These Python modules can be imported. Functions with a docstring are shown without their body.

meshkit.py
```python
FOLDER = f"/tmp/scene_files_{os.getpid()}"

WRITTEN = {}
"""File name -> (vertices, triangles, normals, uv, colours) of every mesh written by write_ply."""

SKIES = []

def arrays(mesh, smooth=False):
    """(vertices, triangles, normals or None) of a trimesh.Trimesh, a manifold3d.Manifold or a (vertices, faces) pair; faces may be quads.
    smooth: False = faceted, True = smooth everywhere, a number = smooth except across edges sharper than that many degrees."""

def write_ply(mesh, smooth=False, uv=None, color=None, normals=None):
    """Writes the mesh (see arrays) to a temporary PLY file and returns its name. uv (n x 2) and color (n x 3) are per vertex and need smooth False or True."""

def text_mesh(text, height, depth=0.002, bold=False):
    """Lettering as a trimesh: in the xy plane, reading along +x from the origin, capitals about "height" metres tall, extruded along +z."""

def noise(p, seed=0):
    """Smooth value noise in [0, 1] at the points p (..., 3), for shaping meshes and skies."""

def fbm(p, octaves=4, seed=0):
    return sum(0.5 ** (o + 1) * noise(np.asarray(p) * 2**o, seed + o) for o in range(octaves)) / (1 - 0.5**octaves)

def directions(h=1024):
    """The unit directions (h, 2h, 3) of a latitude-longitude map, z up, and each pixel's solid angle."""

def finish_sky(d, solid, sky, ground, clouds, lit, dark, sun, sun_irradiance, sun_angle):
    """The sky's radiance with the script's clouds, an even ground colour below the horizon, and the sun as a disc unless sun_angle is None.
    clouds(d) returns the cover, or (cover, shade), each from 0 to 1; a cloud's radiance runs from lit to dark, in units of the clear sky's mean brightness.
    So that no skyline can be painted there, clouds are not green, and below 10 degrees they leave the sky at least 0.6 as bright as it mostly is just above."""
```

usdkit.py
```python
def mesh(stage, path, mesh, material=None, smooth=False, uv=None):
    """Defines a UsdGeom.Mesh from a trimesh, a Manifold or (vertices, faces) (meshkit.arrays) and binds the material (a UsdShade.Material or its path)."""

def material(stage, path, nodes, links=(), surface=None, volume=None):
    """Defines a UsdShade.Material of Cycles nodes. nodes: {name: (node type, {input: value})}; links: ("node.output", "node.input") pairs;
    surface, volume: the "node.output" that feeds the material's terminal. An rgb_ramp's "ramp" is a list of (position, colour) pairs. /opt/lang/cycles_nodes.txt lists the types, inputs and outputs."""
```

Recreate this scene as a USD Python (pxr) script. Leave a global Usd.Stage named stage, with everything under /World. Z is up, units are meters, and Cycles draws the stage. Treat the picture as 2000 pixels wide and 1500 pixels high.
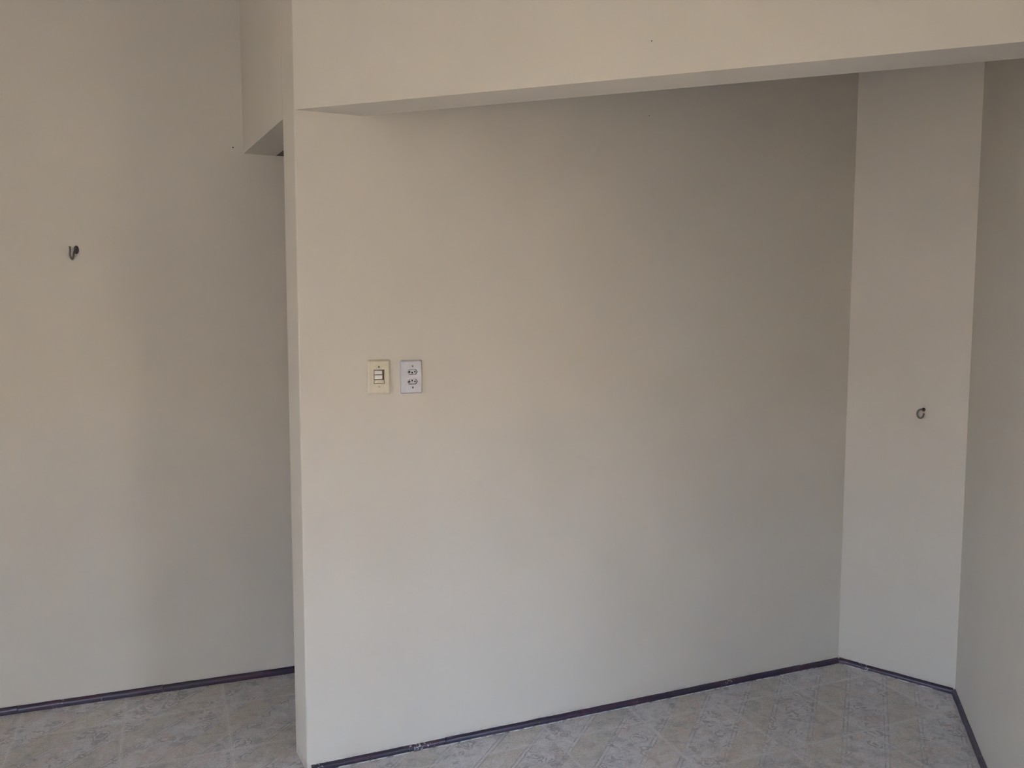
import math, random
import numpy as np
import trimesh, manifold3d as m3
from shapely.geometry import Polygon, Point, LineString
from shapely.ops import unary_union
from shapely import affinity
import usdkit
from pxr import Usd, UsdGeom, UsdLux, UsdShade, Gf, Sdf

random.seed(7)
stage = Usd.Stage.CreateInMemory()
UsdGeom.SetStageUpAxis(stage, UsdGeom.Tokens.z)
UsdGeom.SetStageMetersPerUnit(stage, 1.0)
UsdGeom.Xform.Define(stage, '/World')
UsdGeom.Scope.Define(stage, '/World/Looks')
V = np.array

# ------------------------------------------------------------------ camera
CAM_H, F_PX, PITCH, ROLL = 1.4854, 1640.0, math.radians(4.830), math.radians(0.074)
cam = UsdGeom.Camera.Define(stage, '/World/camera')
cam.CreateHorizontalApertureAttr(36.0)
cam.CreateVerticalApertureAttr(27.0)
cam.CreateFocalLengthAttr(36.0 * F_PX / 2000.0)
cam.CreateClippingRangeAttr(Gf.Vec2f(0.05, 500))
EXPOSURE = 4.03
cam.CreateExposureAttr(EXPOSURE)
_f = V([0, math.cos(PITCH), -math.sin(PITCH)]); _u = V([0, math.sin(PITCH), math.cos(PITCH)]); _r = V([1.0, 0, 0])
_r2 = _r * math.cos(ROLL) + _u * math.sin(ROLL); _u2 = -_r * math.sin(ROLL) + _u * math.cos(ROLL)
M = np.eye(4); M[0, :3] = _r2; M[1, :3] = _u2; M[2, :3] = -_f; M[3, :3] = (0, 0, CAM_H)
UsdGeom.Xformable(cam).AddTransformOp().Set(Gf.Matrix4d(*M.ravel().tolist()))

# ------------------------------------------------------------------ sky and sun (daylight enters by the added openings out of view)
SKY_STRENGTH, SUN_STRENGTH = 1.0, 18000.0
SKY_LOW, SKY_HIGH = (0.80, 0.97, 1.32), (0.50, 0.77, 1.32)
usdkit.material(stage, '/World/Looks/sky_air', {
    'tc': ('texture_coordinate', {}), 'sep': ('separate_xyz', {}),
    'ramp': ('rgb_ramp', {'ramp': [(0.0, SKY_LOW), (0.25, (0.70, 0.90, 1.32)), (1.0, SKY_HIGH)]}),
    'cl': ('noise_texture', {'scale': 3.0, 'detail': 5.0}), 'cr': ('rgb_ramp', {'ramp': [(0.45, (0, 0, 0)), (0.62, (1, 1, 1))]}),
    'mx': ('mix_color', {'b': (0.86, 0.99, 1.27)}),
    'bg': ('background_shader', {'strength': SKY_STRENGTH})},
    [('tc.generated', 'sep.vector'), ('sep.z', 'ramp.fac'), ('tc.generated', 'cl.vector'), ('cl.fac', 'cr.fac'), ('cr.color', 'mx.fac'),
     ('ramp.color', 'mx.a'), ('mx.result', 'bg.color')], surface='bg.background')
dome = UsdLux.DomeLight.Define(stage, '/World/sky')
dome.CreateIntensityAttr(1.0)
UsdShade.MaterialBindingAPI.Apply(dome.GetPrim()).Bind(UsdShade.Material.Get(stage, '/World/Looks/sky_air'))
SUN_DIR = V([0.55, 1.05, 1.5])                    # towards the sun: behind the house, so no sunlight comes in
sun = UsdLux.DistantLight.Define(stage, '/World/sun')
sun.CreateIntensityAttr(SUN_STRENGTH); sun.CreateAngleAttr(0.53); sun.CreateColorAttr(Gf.Vec3f(1.0, 0.93, 0.82))
_z = SUN_DIR / np.linalg.norm(SUN_DIR); _x = np.cross([0, 0, 1.0], _z); _x /= np.linalg.norm(_x); _y = np.cross(_z, _x)
M = np.eye(4); M[0, :3] = _x; M[1, :3] = _y; M[2, :3] = _z
UsdGeom.Xformable(sun).AddTransformOp().Set(Gf.Matrix4d(*M.ravel().tolist()))

# ------------------------------------------------------------------ helpers
_used = {}
def path_for(name, parent=None):
    base = (str(parent.GetPath()) if parent is not None else '/World') + '/' + name
    k = _used.get(base, -1) + 1
    _used[base] = k
    return base if k == 0 else '%s_%03d' % (base, k)
def tag(p, label=None, cat=None, kind=None, group=None):
    for k, v in (('label', label), ('category', cat), ('kind', kind), ('group', group)):
        if v: p.SetCustomDataByKey(k, v)
    return p
def obj(name, mesh, mat, parent=None, smooth=False):
    return usdkit.mesh(stage, path_for(name, parent), mesh, '/World/Looks/' + mat, smooth=smooth).GetPrim()
def thing(name, label, cat, mat4=None, kind=None, group=None):
    x = UsdGeom.Xform.Define(stage, path_for(name))
    if mat4 is not None: x.AddTransformOp().Set(Gf.Matrix4d(*np.asarray(mat4, float).T.ravel().tolist()))
    return tag(x.GetPrim(), label, cat, kind, group)
def extrude(poly, z0, z1):
    m = trimesh.creation.extrude_polygon(poly, z1 - z0, engine='earcut'); m.apply_translation([0, 0, z0]); return m
def cat(ms): return trimesh.util.concatenate(ms)
def heading(a): return V([math.sin(math.radians(a)), math.cos(math.radians(a))])
def tube(pts, radius, n=10, closed=False):
    pts = np.asarray(pts, float); N = len(pts); rad = np.broadcast_to(radius, N)
    rings, prev = [], None
    for i in range(N):
        t = pts[min(i + 1, N - 1)] - pts[max(i - 1, 0)]; t /= np.linalg.norm(t)
        a = prev if prev is not None else (V([0, 0, 1.0]) if abs(t[2]) < .9 else V([1.0, 0, 0]))
        a = a - t * (a @ t); a /= np.linalg.norm(a); b = np.cross(t, a); prev = a
        ph = np.linspace(0, 2 * math.pi, n, endpoint=False)
        rings.append(pts[i] + rad[i] * (np.cos(ph)[:, None] * a + np.sin(ph)[:, None] * b))
    v = np.vstack(rings + [pts[:1], pts[-1:]]); f = []
    for i in range(N - 1):
        for j in range(n):
            k = (j + 1) % n
            f += [[i * n + j, i * n + k, (i + 1) * n + k], [i * n + j, (i + 1) * n + k, (i + 1) * n + j]]
    for j in range(n):
        k = (j + 1) % n
        f += [[N * n, k, j], [N * n + 1, (N - 1) * n + j, (N - 1) * n + k]]
    m = trimesh.Trimesh(v, f, process=False); m.fix_normals(); return m
def spline(pts, n=40):
    from scipy.interpolate import CubicSpline
    pts = np.asarray(pts, float); d = np.r_[0, np.cumsum(np.linalg.norm(np.diff(pts, axis=0), axis=1))]
    return CubicSpline(d, pts)(np.linspace(0, d[-1], n))
def rounded_plate(w, h, depth, r, bevel):
    """A wall plate in the xz plane, its back on y = 0 and its face towards -y, with a bevelled rim."""
    def ring(inset, y):
        p = Polygon([(-w/2+r, -h/2+r), (w/2-r, -h/2+r), (w/2-r, h/2-r), (-w/2+r, h/2-r)]).buffer(r, quad_segs=6).buffer(-inset) if inset else Polygon([(-w/2+r, -h/2+r), (w/2-r, -h/2+r), (w/2-r, h/2-r), (-w/2+r, h/2-r)]).buffer(r, quad_segs=6)
        return p
    hull = []
    for inset, y in ((0, 0), (0, -depth * .35), (bevel * .35, -depth * .75), (bevel, -depth)):
        c = np.array(ring(inset, y).exterior.coords)[:-1]
        hull += [(x, y, z) for x, z in c]
    return m3.Manifold.hull_points(np.array(hull, np.float32))
def m3box(x0, x1, y0, y1, z0, z1):
    return m3.Manifold.cube([x1-x0, y1-y0, z1-z0]).translate([x0, y0, z0])
def m3poly(pts, y0, y1):
    """polygon in xz, prism between y0 < y1"""
    cs = m3.CrossSection([np.asarray(pts, float)], m3.FillRule.NonZero)
    return cs.extrude(y1 - y0).rotate([90, 0, 0]).translate([0, y1, 0])
def circle(cx, cz, r, n=20):
    a = np.linspace(0, 2*math.pi, n, endpoint=False)
    return np.stack([cx + r*np.cos(a), cz + r*np.sin(a)], 1)

# ------------------------------------------------------------------ materials
def mat(name, nodes, links, surface='p.BSDF'):
    return usdkit.material(stage, '/World/Looks/' + name, nodes, links, surface=surface)
PAINT = (0.60, 0.56, 0.478)
def paint(name, col, extra_dirt=False):
    c2 = tuple(x * 0.955 for x in col)
    nodes = {'g': ('geometry', {}), 'n': ('noise_texture', {'scale': 2.2, 'detail': 4.0, 'roughness': .55}),
             'r': ('rgb_ramp', {'ramp': [(0.35, c2), (0.65, col)]}),
             'fine': ('noise_texture', {'scale': 160.0, 'detail': 3.0}), 'b': ('bump', {'strength': .12, 'distance': .002}),
             'p': ('principled_bsdf', {'roughness': .62, 'specular_ior_level': .25})}
    links = [('g.position', 'n.vector'), ('n.fac', 'r.fac'), ('g.position', 'fine.vector'), ('fine.fac', 'b.height'), ('b.normal', 'p.normal')]
    if extra_dirt:      # smears of the dark skirting paint on the wall just above it
        nodes |= {'sx': ('separate_xyz', {}), 'h': ('map_range', {'from_min': .020, 'from_max': .036, 'to_min': .40, 'to_max': 0.0, 'clamp': True}),
                  'dn': ('noise_texture', {'scale': 14.0, 'detail': 5.0, 'roughness': .75}), 'dr': ('map_range', {'from_min': .46, 'from_max': .66, 'clamp': True}),
                  'm': ('math', {'math_type': 'multiply'}), 'mx': ('mix_color', {'b': (.16, .14, .17)})}
        links += [('g.position', 'sx.vector'), ('sx.z', 'h.value'), ('g.position', 'dn.vector'), ('dn.fac', 'dr.value'), ('h.result', 'm.value1'), ('dr.result', 'm.value2'),
                  ('m.value', 'mx.fac'), ('r.color', 'mx.a'), ('mx.result', 'p.base_color')]
    else:
        links += [('r.color', 'p.base_color')]
    mat(name, nodes, links)
paint('cream_paint', PAINT)
paint('cream_paint_scuffed', PAINT, True)
paint('ceiling_paint', (0.64, 0.60, 0.515))
mat('skirting_paint', {
    'g': ('geometry', {}), 'n': ('noise_texture', {'scale': 9.0, 'detail': 5.0, 'roughness': .6}),
    'r': ('rgb_ramp', {'ramp': [(0.32, (.016, .015, .030)), (0.5, (.027, .018, .040)), (0.62, (.045, .018, .038)), (.72, (.075, .070, .10))]}),
    'n2': ('noise_texture', {'scale': 130.0, 'detail': 3.0, 'roughness': .6}), 'n3': ('noise_texture', {'scale': 5.0, 'detail': 2.0}),
    'mu': ('math', {'math_type': 'multiply'}), 'th': ('map_range', {'from_min': .36, 'from_max': .42, 'clamp': True}),
    'mx': ('mix_color', {'b': (.52, .50, .48)}),
    'p': ('principled_bsdf', {'roughness': .34, 'specular_ior_level': .6})},
    [('g.position', 'n.vector'), ('n.fac', 'r.fac'), ('g.position', 'n2.vector'), ('g.position', 'n3.vector'), ('n2.fac', 'mu.value1'), ('n3.fac', 'mu.value2'),
     ('mu.value', 'th.value'), ('th.result', 'mx.fac'), ('r.color', 'mx.a'), ('mx.result', 'p.base_color')])
mat('sealant', {'g': ('geometry', {}), 'n': ('noise_texture', {'scale': 40.0, 'detail': 3.0}), 'r': ('rgb_ramp', {'ramp': [(.36, (.14, .13, .15)), (.52, (.50, .49, .49))]}),
                'p': ('principled_bsdf', {'roughness': .6})}, [('g.position', 'n.vector'), ('n.fac', 'r.fac'), ('r.color', 'p.base_color')])
mat('grout', {'g': ('geometry', {}), 'n': ('noise_texture', {'scale': 30.0, 'detail': 3.0}), 'r': ('rgb_ramp', {'ramp': [(.4, (.60, .585, .58)), (.6, (.70, .685, .68))]}),
              'p': ('principled_bsdf', {'roughness': .8})}, [('g.position', 'n.vector'), ('n.fac', 'r.fac'), ('r.color', 'p.base_color')])

# glazed ceramic tile: marbled ground with a scrolled band along one diagonal of every tile
TP, TU0, TV0, TROT = 0.352, 0.145, 2.555, math.radians(22.0)
def tile_material():
    n, L = {}, []
    def add(name, kind, **kw): n[name] = (kind, kw); return name
    def ln(a, b): L.append((a, b))
    add('g', 'geometry'); add('mp', 'mapping', rotation=(0, 0, -TROT), scale=(1/TP,)*3, location=(-TU0/TP, -TV0/TP, 0)); ln('g.position', 'mp.vector')
    add('warpn', 'noise_texture', scale=9.0, detail=2.0); ln('mp.vector', 'warpn.vector')
    add('wc', 'vector_math', math_type='subtract', vector2=(.5, .5, .5)); ln('warpn.color', 'wc.vector1')
    add('ws', 'vector_math', math_type='scale', scale=.16); ln('wc.vector', 'ws.vector1')
    add('wp', 'vector_math', math_type='add'); ln('mp.vector', 'wp.vector1'); ln('ws.vector', 'wp.vector2')
    add('s', 'separate_xyz'); ln('mp.vector', 's.vector')
    add('q', 'math', math_type='subtract'); ln('s.x', 'q.value1'); ln('s.y', 'q.value2')
    add('qh', 'math', math_type='add', value2=.5); ln('q.value', 'qh.value1')
    add('qf', 'math', math_type='floor'); ln('qh.value', 'qf.value1')
    add('qq', 'math', math_type='subtract'); ln('q.value', 'qq.value1'); ln('qf.value', 'qq.value2')        # -.5 .. .5 across the band
    add('qa', 'math', math_type='absolute'); ln('qq.value', 'qa.value1')
    add('band', 'map_range', from_min=.285, from_max=.315, to_min=1.0, to_max=0.0, clamp=True); ln('qa.value', 'band.value')
    # twin rules along both edges of the band
    add('e1', 'math', math_type='compare', value2=.30, value3=.010); ln('qa.value', 'e1.value1')
    add('e2', 'math', math_type='compare', value2=.245, value3=.009); ln('qa.value', 'e2.value1')
    add('ed', 'math', math_type='maximum'); ln('e1.value', 'ed.value1'); ln('e2.value', 'ed.value2')
    add('en', 'noise_texture', scale=5.0, detail=2.0); ln('mp.vector', 'en.vector')
    add('enr', 'map_range', from_min=.40, from_max=.60, to_min=.1, to_max=.75, clamp=True); ln('en.fac', 'enr.value')
    add('edge', 'math', math_type='multiply'); ln('ed.value', 'edge.value1'); ln('enr.result', 'edge.value2')
    # scrolls: broken rings
    add('vo', 'voronoi_texture', scale=4.6, randomness=.85); ln('wp.vector', 'vo.vector')
    add('r1', 'math', math_type='compare', value2=.37, value3=.045); ln('vo.distance', 'r1.value1')
    add('r2', 'math', math_type='compare', value2=.19, value3=.045); ln('vo.distance', 'r2.value1')
    add('rl', 'math', math_type='compare', value2=.28, value3=.04); ln('vo.distance', 'rl.value1')
    add('rr', 'math', math_type='maximum'); ln('r1.value', 'rr.value1'); ln('r2.value', 'rr.value2')
    add('bn', 'noise_texture', scale=8.0, detail=1.0); ln('mp.vector', 'bn.vector')
    add('br', 'map_range', from_min=.43, from_max=.50, clamp=True); ln('bn.fac', 'br.value')
    add('sc', 'math', math_type='multiply'); ln('rr.value', 'sc.value1'); ln('br.result', 'sc.value2')
    add('scl', 'math', math_type='multiply'); ln('rl.value', 'scl.value1'); ln('br.result', 'scl.value2')
    add('inb', 'map_range', from_min=0.0, from_max=1.0, to_min=.12, to_max=.62); ln('band.result', 'inb.value')
    add('sb', 'math', math_type='multiply'); ln('sc.value', 'sb.value1'); ln('inb.result', 'sb.value2')
    add('slb', 'math', math_type='multiply'); ln('scl.value', 'slb.value1'); ln('inb.result', 'slb.value2')
    # ground colours
    add('mn', 'noise_texture', scale=5.5, detail=7.0, roughness=.72, distortion=.8); ln('mp.vector', 'mn.vector')
    add('ground', 'rgb_ramp', ramp=[(.26, (.32, .335, .34)), (.38, (.46, .46, .44)), (.48, (.55, .53, .48)), (.56, (.58, .56, .54)), (.66, (.64, .625, .62)), (.8, (.55, .47, .45))]); ln('mn.fac', 'ground.fac')
    add('mn2', 'noise_texture', scale=7.0, detail=6.0, roughness=.74, distortion=.5); ln('mp.vector', 'mn2.vector')
    add('bandc', 'rgb_ramp', ramp=[(.30, (.38, .39, .42)), (.44, (.54, .535, .55)), (.56, (.62, .61, .62)), (.70, (.70, .685, .69))]); ln('mn2.fac', 'bandc.fac')
    add('m1', 'mix_color'); ln('band.result', 'm1.fac'); ln('ground.color', 'm1.a'); ln('bandc.color', 'm1.b')
    add('m2', 'mix_color', b=(.32, .31, .32)); ln('edge.value', 'm2.fac'); ln('m1.result', 'm2.a')
    add('m3', 'mix_color', b=(.27, .265, .28)); ln('sb.value', 'm3.fac'); ln('m2.result', 'm3.a')
    add('m4', 'mix_color', b=(.66, .64, .65)); ln('slb.value', 'm4.fac'); ln('m3.result', 'm4.a')
    # soft grey and rosy blotches
    add('b1', 'noise_texture', scale=6.5, detail=3.0, roughness=.6); add('bo1', 'vector_math', math_type='add', vector2=(7.3, 2.1, 0)); ln('wp.vector', 'bo1.vector1'); ln('bo1.vector', 'b1.vector')
    add('b1r', 'map_range', from_min=.52, from_max=.66, to_max=.55, clamp=True); ln('b1.fac', 'b1r.value')
    add('m4b', 'mix_color', b=(.33, .33, .345)); ln('b1r.result', 'm4b.fac'); ln('m4.result', 'm4b.a')
    add('b2', 'noise_texture', scale=4.0, detail=3.0); add('bo2', 'vector_math', math_type='add', vector2=(1.7, 9.2, 0)); ln('wp.vector', 'bo2.vector1'); ln('bo2.vector', 'b2.vector')
    add('b2r', 'map_range', from_min=.52, from_max=.68, to_max=.55, clamp=True); ln('b2.fac', 'b2r.value')
    add('m4c', 'mix_color', b=(.60, .50, .47)); ln('b2r.result', 'm4c.fac'); ln('m4b.result', 'm4c.a')
    # pale worn border of every tile
    add('fr', 'vector_math', math_type='fraction'); ln('mp.vector', 'fr.vector1')
    add('fs', 'separate_xyz'); ln('fr.vector', 'fs.vector')
    for k in 'xy':
        add('c' + k, 'math', math_type='subtract', value2=.5); ln('fs.' + k, 'c%s.value1' % k)
        add('a' + k, 'math', math_type='absolute'); ln('c%s.value' % k, 'a%s.value1' % k)
    add('mxy', 'math', math_type='maximum'); ln('ax.value', 'mxy.value1'); ln('ay.value', 'mxy.value2')
    add('bo', 'map_range', from_min=.465, from_max=.49, to_max=.42, clamp=True); ln('mxy.value', 'bo.value')
    add('m5', 'mix_color', b=(.68, .665, .66)); ln('bo.result', 'm5.fac'); ln('m4c.result', 'm5.a')
    # speckle and dust
    add('sp', 'noise_texture', scale=60.0, detail=3.0, roughness=.7); ln('mp.vector', 'sp.vector')
    add('spr', 'map_range', from_min=.3, from_max=.7, to_min=.74, to_max=1.22); ln('sp.fac', 'spr.value')
    add('oi', 'object_info'); add('oir', 'map_range', to_min=.95, to_max=1.05); ln('oi.random', 'oir.value')
    add('sm', 'math', math_type='multiply'); ln('spr.result', 'sm.value1'); ln('oir.result', 'sm.value2')
    add('m6', 'vector_math', math_type='scale'); ln('m5.result', 'm6.vector1'); ln('sm.value', 'm6.scale')
    add('p', 'principled_bsdf', roughness=.42, specular_ior_level=.45); ln('m6.vector', 'p.base_color')
    add('b', 'bump', strength=.15, distance=.001); ln('sp.fac', 'b.height'); ln('b.normal', 'p.normal')
    mat('glazed_tile', n, L)
tile_material()
def plain(name, col, rough=.4, metallic=0.0, spec=.5, vary=.06, scale=40):
    mat(name, {'tc': ('texture_coordinate', {}), 'n': ('noise_texture', {'scale': float(scale), 'detail': 3.0}),
               'r': ('rgb_ramp', {'ramp': [(.3, tuple(c*(1-vary) for c in col)), (.7, tuple(min(1, c*(1+vary)) for c in col))]}),
               'p': ('principled_bsdf', {'roughness': rough, 'metallic': metallic, 'specular_ior_level': spec})},
        [('tc.object', 'n.vector'), ('n.fac', 'r.fac'), ('r.color', 'p.base_color')])
plain('aged_cream_plastic', (.60, .555, .425), .35)
plain('ivory_plastic', (.72, .69, .60), .35)
plain('white_rocker_plastic', (.71, .70, .63), .3)
plain('white_plastic', (.525, .525, .545), .3)
plain('red_brown_gap_shade', (.22, .12, .09), .7)  # colour of the shade in the switch well
plain('dark_gap_shade', (.02, .018, .022), .8)  # near black, standing for shade in the socket recesses and holes
plain('dark_screw', (.06, .055, .06), .4, .6)
plain('cream_screw', (.40, .36, .27), .45)
plain('dull_steel', (.16, .15, .14), .42, .7)
plain('dark_plug_plastic', (.045, .032, .05), .5)
plain('dark_ceiling', (.035, .018, .024), .5)  # one very dark brown for the passage ceiling
plain('outside_ground', (.48, .36, .24), .95, 0, .1, .15, 1.2)
plain('outside_wall', (.55, .52, .46), .9)
plain('opening_metal', (.62, .62, .63), .35, .6)

# ------------------------------------------------------------------ plan of the place (metres; camera above the origin, looking along +y)
K, D, C_ = V([-.6636, 2.6107]), V([1.397, 3.4813]), V([1.7385, 3.1788])
E5, L0, L1 = V([1.5519, 2.6393]), V([-1.8001, 3.0315]), V([-.8196, 3.4058])
Q, Q2, KB = V([-1.0435, 3.3204]), V([-.9295, 3.3639]), V([-.7334, 2.7411])
W1 = (D - K) / np.linalg.norm(D - K); N1 = V([W1[1], -W1[0]])            # N1 points to the camera side
W2 = (L1 - L0) / np.linalg.norm(L1 - L0); N2 = V([W2[1], -W2[0]])
W4 = (C_ - D) / np.linalg.norm(C_ - D); N4 = V([W4[1], -W4[0]]); N4 = N4 if N4[1] < 0 else -N4
W5 = (C_ - E5) / np.linalg.norm(C_ - E5)
B = heading(109.564); R2 = V([-B[1], B[0]])                               # beam direction (to the right) and the room's depth axis
SOFFIT, CEIL = 2.10, 2.76
def cross(p, d, q, e):
    t = np.linalg.solve(np.stack([d, -e], 1), q - p); return p + d * t[0]
BM = cross(K, B, C_, W5)                                                  # where the beam meets the right wall
BR = cross(K + R2 * .141, B, K, W1); BMR = cross(K + R2 * .141, B, C_, W5)
fr = lambda a, b: a * B + b * R2
E1R, E1L, E2B = float(C_ @ B), -3.2, -2.6
RB = cross(C_, W5, fr(0, E2B), B)                                         # right back corner of the room
LB, LF = fr(E1L, E2B), cross(fr(E1L, 0), R2, L0, W2)
COR = 2.2                                                                 # length of the passage on the left
P2, P1 = Q + W2 * COR, K + W1 * (COR + .3)
T = .15
def slab(a, b, n, t=T):                                                   # wall from a to b, its face on the line, thickness away from n
    return Polygon([a, b, b - n * t, a - n * t])

# walls
tag(obj('wall_back', cat([extrude(Polygon([K, D + W1*.02, D + W1*.02 - N1*.148, KB]).buffer(-.006).buffer(.006, quad_segs=4), 0, SOFFIT),
                          extrude(Polygon([K + W1*.22, D + W1*.02, D + W1*.02 - N1*.148, KB + W1*.22]), SOFFIT, CEIL)]), 'cream_paint_scuffed', smooth=35),
    'long cream painted wall under the beam with the switch and socket on it', 'wall', 'structure')
tag(obj('wall_left', extrude(slab(LF - W2*.1, P2, N2), 0, CEIL), 'cream_paint_scuffed'), 'cream wall on the left running on behind the end of the partition', 'wall', 'structure')
tag(obj('wall_corner', extrude(slab(D - W4*.02, C_ + W4*.02, N4), 0, CEIL), 'cream_paint_scuffed'), 'narrow slanted cream wall panel between back wall and right wall', 'wall', 'structure')
N5 = V([-W5[1], W5[0]]); N5 = N5 if N5 @ B < 0 else -N5
ADDED_OPENINGS = {'rear': [(-.62, .45, .02, 1.10)], 'right': [(1.47, 1.79, .03, 1.32)], 'side': [(-2.4, -1.3, .02, 2.1)]}      # unseen openings added for the light: from, to along the wall, sill, head
def pierced(a, d, n, s0, s1, holes):
    """A wall on the line a + d*s from s0 to s1, with added openings."""
    out, at = [], s0
    for h0, h1, z0, z1 in sorted(holes):
        out.append(extrude(slab(a + d*at, a + d*h0, n), 0, CEIL))
        if z0 > 0: out.append(extrude(slab(a + d*h0, a + d*h1, n), 0, z0))
        out.append(extrude(slab(a + d*h0, a + d*h1, n), z1, CEIL)); at = h1
    out.append(extrude(slab(a + d*at, a + d*s1, n), 0, CEIL))
    return cat(out)
O0 = V([0.0, 0.0]); e2 = lambda p: float(p @ R2)
tag(obj('wall_right', pierced(cross(C_, W5, O0, B), W5, N5, e2(RB) - .15, float((C_ - cross(C_, W5, O0, B)) @ W5) + .05, ADDED_OPENINGS['right']), 'cream_paint_scuffed'), 'shaded cream wall along the right edge of the photo', 'wall', 'structure')
tag(obj('wall_rear', pierced(fr(0, E2B), B, R2, E1L - .15, float(RB @ B) + .15, ADDED_OPENINGS['rear']), 'cream_paint'), 'cream wall behind the camera with an opening added for daylight', 'wall', 'structure')
tag(obj('wall_side', pierced(fr(E1L, 0), R2, B, E2B - .15, e2(LF) + .1, ADDED_OPENINGS['side']), 'cream_paint'), 'cream side wall left of the camera out of view', 'wall', 'structure')
tag(obj('wall_end', extrude(Polygon([P2, P2 + (P1-P2)*1.2, P2 + (P1-P2)*1.2 + W2*T, P2 + W2*T]), 0, CEIL), 'cream_paint'), 'cream wall closing the far end of the left passage', 'wall', 'structure')
HB = KB + (Q2 - Q)
upper = unary_union([Polygon([K, BM + B*.03, BMR + B*.03, BR]), Polygon([K, K + W1*.22, KB + W1*.22, KB]), Polygon([KB - (Q-K)*.02, Q + (Q-K)*.05, Q2 + (Q-K)*.05, HB - (Q-K)*.02])]).buffer(.0005).buffer(-.0055).buffer(.005, quad_segs=4)
left_half = Polygon([KB - W1*.3, KB + W1*1.0, KB + W1*1.0 + (Q-K)*3, KB - W1*.3 + (Q-K)*3])
tag(obj('wall_upper_right', extrude(upper.difference(left_half), SOFFIT, CEIL), 'cream_paint', smooth=35), 'deep cream beam crossing above the alcove up to the ceiling', 'beam', 'structure')
tag(obj('wall_upper_left', extrude(upper.intersection(left_half).intersection(Polygon([Q - W2*1.0, Q2 + W2*1.0, K + W1*1.0, K - W1*1.0])), SOFFIT, CEIL), 'cream_paint'), 'short cream lintel over the passage opening at the upper left', 'lintel', 'structure')
tag(obj('ceiling', extrude(unary_union([Polygon([LB, RB, C_, D, P1, P2, LF]), Polygon([LB, RB, C_ + V([.1, .1]), P1 + W1*.2, P2 + W1*.2, LF])]).buffer(.16, join_style=2), CEIL, CEIL + .12), 'ceiling_paint'), 'plain cream ceiling of the room above the frame', 'ceiling', 'structure')
pas = Polygon([Q2, P2, P1 - N1*.148, KB + (Q2 - Q)])
tag(obj('ceiling_passage', extrude(pas, SOFFIT, SOFFIT + .05), 'dark_ceiling'), 'very dark ceiling of the passage just behind the lintel', 'ceiling', 'structure')

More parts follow.
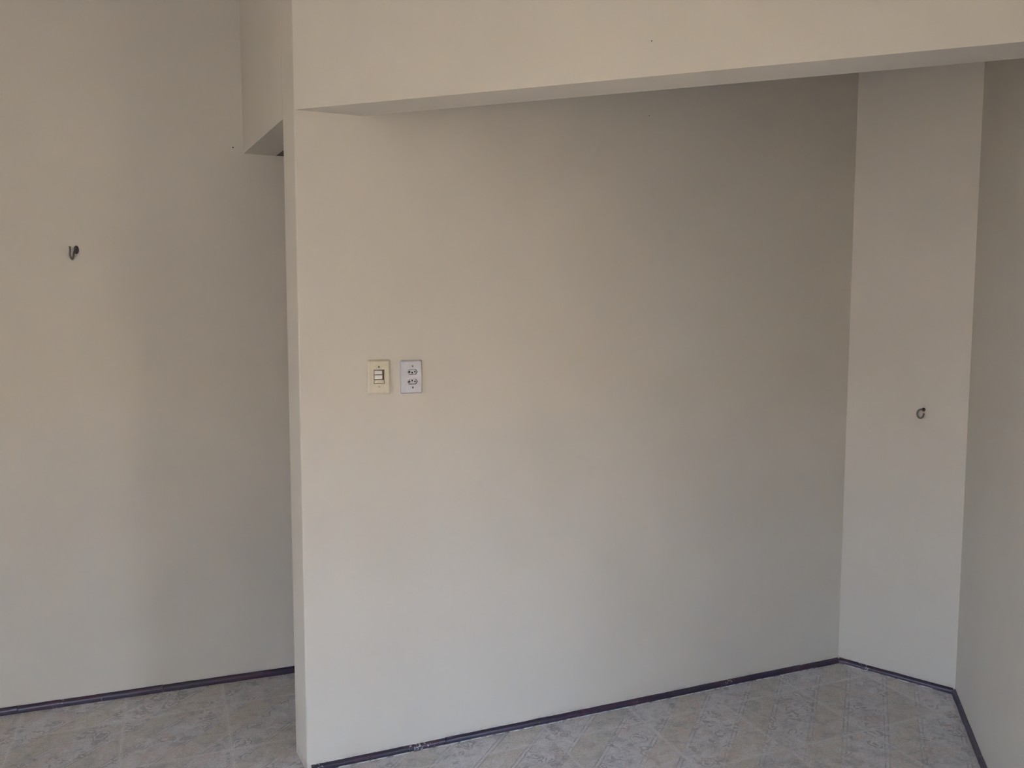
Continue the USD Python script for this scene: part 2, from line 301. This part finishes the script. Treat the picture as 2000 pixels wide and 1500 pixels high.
# floor: grout bed with every tile on it
room = Polygon([LB, RB, C_, D, K, KB, P1 - N1*.148, P2, LF]).buffer(0)
floor = tag(UsdGeom.Xform.Define(stage, path_for('floor')).GetPrim(), 'marbled grey beige tile floor with scrolled diagonal bands', 'floor', 'structure')
obj('grout_bed', extrude(room.buffer(.16, join_style=2), -.12, -.0004), 'grout', floor)
uax, vax = V([math.cos(TROT), math.sin(TROT)]), V([-math.sin(TROT), math.cos(TROT)])
GAP = .0026
view = room.buffer(.1)
for i in range(-16, 16):
    for j in range(-16, 18):
        o = uax * (TU0 + i*TP) + vax * (TV0 + j*TP)
        g = GAP / 2
        sq = Polygon([o + uax*g + vax*g, o + uax*(TP-g) + vax*g, o + uax*(TP-g) + vax*(TP-g), o + uax*g + vax*(TP-g)])
        piece = sq.intersection(room.buffer(-.001))
        if piece.is_empty or not piece.intersects(view): continue
        for pc in getattr(piece, 'geoms', [piece]):
            if pc.area < 2e-4: continue
            pc = pc.simplify(.0005); inner = pc.buffer(-.0007, join_style=2)
            if inner.is_empty or inner.geom_type != 'Polygon': continue
            hi = extrude(pc, -.006, -.0008)
            a, b = np.array(pc.exterior.coords)[:-1], np.array(inner.exterior.coords)[:-1]
            if len(a) == len(b):
                hi = m3.Manifold.hull_points(np.vstack([np.c_[a, np.full(len(a), -.006)], np.c_[a, np.full(len(a), -.0005)], np.c_[b, np.zeros(len(b))]]).astype(np.float32)) if abs(pc.convex_hull.area - pc.area) < 1e-6 else extrude(pc, -.006, 0)
            else:
                hi = extrude(pc, -.006, 0)
            obj('tile', hi, 'glazed_tile', floor)

# skirting: short quarter-round strips of dark painted moulding, butted and a little uneven
rng = np.random.default_rng(3)
def strip(a, b, n, hgt, dep, dz):
    d = (b - a) / np.linalg.norm(b - a); Lg = np.linalg.norm(b - a)
    prof = [(0, 0), (dep, 0), (dep, hgt*.42), (dep*.90, hgt*.66), (dep*.66, hgt*.87), (dep*.34, hgt*.97), (0, hgt)]
    ns = max(2, int(Lg / .05)); v = []
    for k in range(ns + 1):
        s = Lg * k / ns; wob = (rng.random() - .5) * .0012
        for y, z in prof:
            q = a + d*s + n*(y + (wob if y > 0 else 0)); v.append([q[0], q[1], max(z + dz + (wob if z > 0 else 0), 0.0)])
    m = len(prof); f = []
    for k in range(ns):
        for j in range(m):
            i2 = (j + 1) % m
            f += [[k*m + j, k*m + i2, (k+1)*m + i2], [k*m + j, (k+1)*m + i2, (k+1)*m + j]]
    for j in range(1, m - 1): f += [[0, j + 1, j], [ns*m, ns*m + j, ns*m + j + 1]]
    t = trimesh.Trimesh(v, f, process=False); t.fix_normals(); return t
def skirting(name, label, a, n, d, cuts, hgt, dep, bead=None):
    p = tag(UsdGeom.Xform.Define(stage, path_for(name)).GetPrim(), label, 'baseboard', 'structure')
    for s0, s1 in zip(cuts[:-1], cuts[1:]):
        obj('moulding_strip', strip(a + d*(s0 + .0008), a + d*(s1 - .0008), n, hgt + (rng.random()-.5)*.003, dep + (rng.random()-.5)*.002, 0), 'skirting_paint', p, smooth=50)
    if bead:
        pts = [np.r_[a + d*s + n*(dep + .001 + (rng.random()-.5)*.0015), .0005] for s in np.arange(bead[0], bead[1], .03)]
        obj('sealant_bead', tube(pts, .0028, 6), 'sealant', p, smooth=True)
LW1 = np.linalg.norm(D - K); LW4 = np.linalg.norm(C_ - D)
skirting('baseboard_back', 'dark purple brown skirting strip along the foot of the long back wall', K, N1, W1, [.012, .47, .98, 1.52, 2.03, LW1 - .004], .021, .012, (.1, LW1 - .1))
skirting('baseboard_left', 'dark purple skirting with pale paint splashes on the left wall', LF, N2, W2, [.03, .6, 1.1, 1.62, 2.1, np.linalg.norm(P2 - LF) - .02], .026, .012)
skirting('baseboard_corner', 'greyish worn dark skirting below the narrow slanted corner wall', D, N4, W4, [.006, LW4 - .006], .022, .012, (.03, LW4 - .05))
skirting('baseboard_right', 'thin dark skirting at the foot of the right wall', C_, N5, -W5, [.006, .55, 1.1, 1.56], .022, .012)
skirting('baseboard_side', 'dark skirting of the side wall left of the camera', LF, B, -R2, [.02, 1.0, 2.0, 3.0], .024, .012)

# unseen openings, added and sized to balance the daylight, and the yard outside
WN = 0
for key, a0, d0, n0 in (('rear', fr(0, E2B), B, R2), ('right', cross(C_, W5, O0, B), W5, N5), ('side', fr(E1L, 0), R2, B)):
    for h0, h1, z0, z1 in ADDED_OPENINGS[key]:
        WN += 1
        w = tag(UsdGeom.Xform.Define(stage, path_for('window_%d' % WN)).GetPrim(), 'unseen opening added for daylight, with a plain metal frame, in the %s wall' % key, 'window', 'structure')
        def bar(u0, u1, za, zb, off=-.05, dep=.05):
            return extrude(Polygon([a0 + d0*u0 + n0*off, a0 + d0*u1 + n0*off, a0 + d0*u1 + n0*(off-dep), a0 + d0*u0 + n0*(off-dep)]), za, zb)
        mid = (h0 + h1) / 2
        obj('window_frame', cat([bar(h0, h0 + .04, z0, z1), bar(h1 - .04, h1, z0, z1), bar(h0, h1, z0, z0 + .04), bar(h0, h1, z1 - .04, z1), bar(mid - .025, mid + .025, z0, z1)]), 'opening_metal', w)
g = trimesh.creation.box([120, 120, .1]); g.apply_translation([0, 0, -.35])
tag(obj('yard', g, 'outside_ground'), 'sunlit earth yard outside the added openings', 'ground', 'structure')

# ------------------------------------------------------------------ electrical plates on the long wall
def wall_frame(origin2, along, normal, z):
    """local x along the wall to the right, local -y out of the wall, z up"""
    m = np.eye(4); m[:2, 0] = along; m[:2, 1] = -normal; m[2, 2] = 1; m[:2, 3] = origin2; m[2, 3] = z; return m
sw = thing('light_switch', 'yellowed cream switch plate with two white rockers left of the white socket plate', 'light switch', wall_frame(K + W1*.2515, W1, N1, 1.2785))
pl = rounded_plate(.0745, .112, .0085, .006, .006)
wx, wz0, wz1 = .0175, -.0215, .0245
pl = pl - m3box(-wx, wx, -.02, -.003, wz0, wz1) - m3poly(circle(0, .0335, .0027), -.02, -.0055) - m3poly(circle(0, -.0305, .0027), -.02, -.0055)
obj('cover_plate', pl, 'aged_cream_plastic', sw, smooth=30)
tag(obj('switch_well', m3box(-wx + .0002, wx - .0002, -.0036, -.0029, wz0 + .0002, wz1 - .0002), 'red_brown_gap_shade', sw), 'red brown shade painted into the gap around the rockers')  # well floor coloured red brown to stand for its shade
def rocker(z0, z1, x0, x1, tilt):
    pts = [(x0, -.003, z0), (x1, -.003, z0), (x1, -.003, z1), (x0, -.003, z1)]
    for x, y in ((x0 + .0012, -.0112), (x0 + .006, -.0116), (x1 - .004, -.0122), (x1 - .0008, -.0118)):
        for z in (z0 + .0012, z1 - .0012): pts.append((x, y, z))
    for x, y in ((x0, -.0098), (x1, -.0104)):
        for z in (z0, z1): pts.append((x, y, z))
    return m3.Manifold.hull_points(np.array(pts, np.float32))
tag(obj('rocker', rocker(.0092, .0222, -.0152, .0100, .001), 'white_rocker_plastic', sw, smooth=40), 'upper white rocker')
tag(obj('rocker', rocker(-.0062, .0072, -.0152, .0100, .001), 'white_rocker_plastic', sw, smooth=40), 'middle white rocker')
bl = tag(obj('blank_module', rounded_plate(.0322, .0125, .0075, .002, .001).translate([0, -.0029, -.0143]), 'aged_cream_plastic', sw, smooth=30), 'cream blank insert below the rockers')
obj('module_tab', rounded_plate(.006, .0085, .0022, .002, .0008).translate([-.0115, -.0100, -.0143]), 'ivory_plastic', bl, smooth=30)
obj('module_tab', rounded_plate(.005, .0085, .0022, .002, .0008).translate([.0122, -.0100, -.0143]), 'ivory_plastic', bl, smooth=30)
def screw(z, x=0.0):
    head = m3poly(circle(x, z, .0025), -.0072, -.0050) - m3box(x - .0018, x + .0018, -.0080, -.0066, z - .0003, z + .0003)
    return head
tag(obj('screw', screw(.0335), 'dark_screw', sw), 'dark screw head above the rockers')
tag(obj('screw', screw(-.0305), 'cream_screw', sw), 'paint-filled screw head below the rockers')

so = thing('double_socket', 'white double socket plate with two three-pin outlets right of the cream switch', 'socket', wall_frame(K + W1*.3605, W1, N1, 1.2765))
pl = rounded_plate(.073, .110, .0090, .006, .005)
def hexa(z, s=1.0):
    return [(-.0178*s, z), (-.0118*s, z - .0088*s), (.0118*s, z - .0088*s), (.0178*s, z), (.0118*s, z + .0088*s), (-.0118*s, z + .0088*s)]
OX = .0025
def sh(p): return [(x + OX, z) for x, z in p]
for z in (.0165, -.0155): pl = pl - m3poly(sh(hexa(z)), -.02, -.0022)
SCX = .003
for z in (.0355, -.0345): pl = pl - m3poly(circle(SCX, z, .0027), -.02, -.0055)
pl = pl - m3box(-.0335, -.0329, -.02, -.0072, -.050, .050)
obj('cover_plate', pl, 'white_plastic', so, smooth=30)
for z, sg in ((.0165, -1), (-.0155, 1)):
    face = m3poly(sh(hexa(z, .87)), -.0045, -.0021); holes = []
    for x, dz, r in ((-.0095, 0, .0036), (0, sg*.0028, .0029), (.0095, 0, .0029)):  # left hole widened to stand for the extra shade there
        face = face - m3poly(circle(OX + x, z + dz, r), -.02, -.0020)
        holes.append(m3poly(circle(OX + x, z + dz, r*.98), -.0032, -.0024))
    fa = obj('socket_insert', face, 'white_plastic', so)
    obj('recess_gap', m3poly(sh(hexa(z, .985)), -.00235, -.00215), 'dark_gap_shade', fa)  # dark backing paints the shaded outline of the recess
    for hl in holes: obj('pin_hole', hl, 'dark_gap_shade', fa)  # dark discs paint the shade inside the holes
for z in (.0355, -.0345): tag(obj('screw', screw(z, SCX), 'dark_screw', so), 'dark screw head')

# ------------------------------------------------------------------ hooks and nails
s2 = L0 + W2*.2165
hk = thing('wall_hook', 'dark bent wire hook in a plug high on the left wall', 'hook', wall_frame(s2, W2, N2, 1.714))
plug = trimesh.creation.icosphere(3, 1.0); plug.apply_scale([.0085, .004, .0155]); plug.apply_translation([0, -.001, 0])
tag(obj('wall_plug', plug, 'dark_plug_plastic', hk, smooth=True), 'dark purple oval plug')
obj('hook_wire', tube(spline([(0, .012, .004), (-.002, -.010, .003), (-.0048, -.017, -.006), (-.0080, -.022, -.024), (-.0120, -.026, -.0355), (-.0165, -.030, -.027), (-.0165, -.033, -.006), (-.0180, -.034, .010)]), .0034, 10), 'dull_steel', hk, smooth=True)
s4 = D + W4*.2975
hk = thing('ring_hook', 'small dark ring hook on the narrow slanted wall at right', 'hook', wall_frame(s4, W4, N4, 1.110))
plug = trimesh.creation.icosphere(3, 1.0); plug.apply_scale([.0066, .005, .0058]); plug.apply_translation([0, -.001, 0])
tag(obj('wall_plug', plug, 'dark_plug_plastic', hk, smooth=True), 'dark plug in the wall')
ph = np.linspace(.25*math.pi, 1.95*math.pi + .35, 44)
ring = np.stack([-.0060 + .0125*np.cos(ph), -.012 - .010*np.linspace(0, 1, len(ph)), -.0165 + .0165*np.sin(ph)], 1)
obj('hook_wire', tube(np.vstack([[(.0016, .012, -.001), (.0016, -.006, -.002)], ring]), .0034, 10), 'dull_steel', hk, smooth=True)
def nail(label, p2, along, normal, z, r):
    t = trimesh.creation.cylinder(radius=r, height=.012, sections=12); t.apply_transform(trimesh.transformations.rotation_matrix(math.pi/2, [1, 0, 0])); t.apply_translation([0, .004, 0])
    t.apply_transform(wall_frame(p2, along, normal, z))
    tag(obj('nail', t, 'dark_screw'), label, 'nail')
nail('tiny dark nail head in the left wall beside the passage lintel', L0 + W2*.7725, W2, N2, 2.121, .0028)
nail('tiny nail hole mark low on the face of the deep beam', K + B*1.088, B, -R2, 2.1894, .0014)
nail('tiny dark nail mark on the back wall just under the beam', K + W1*1.2563, W1, N1, 2.1953, .0014)
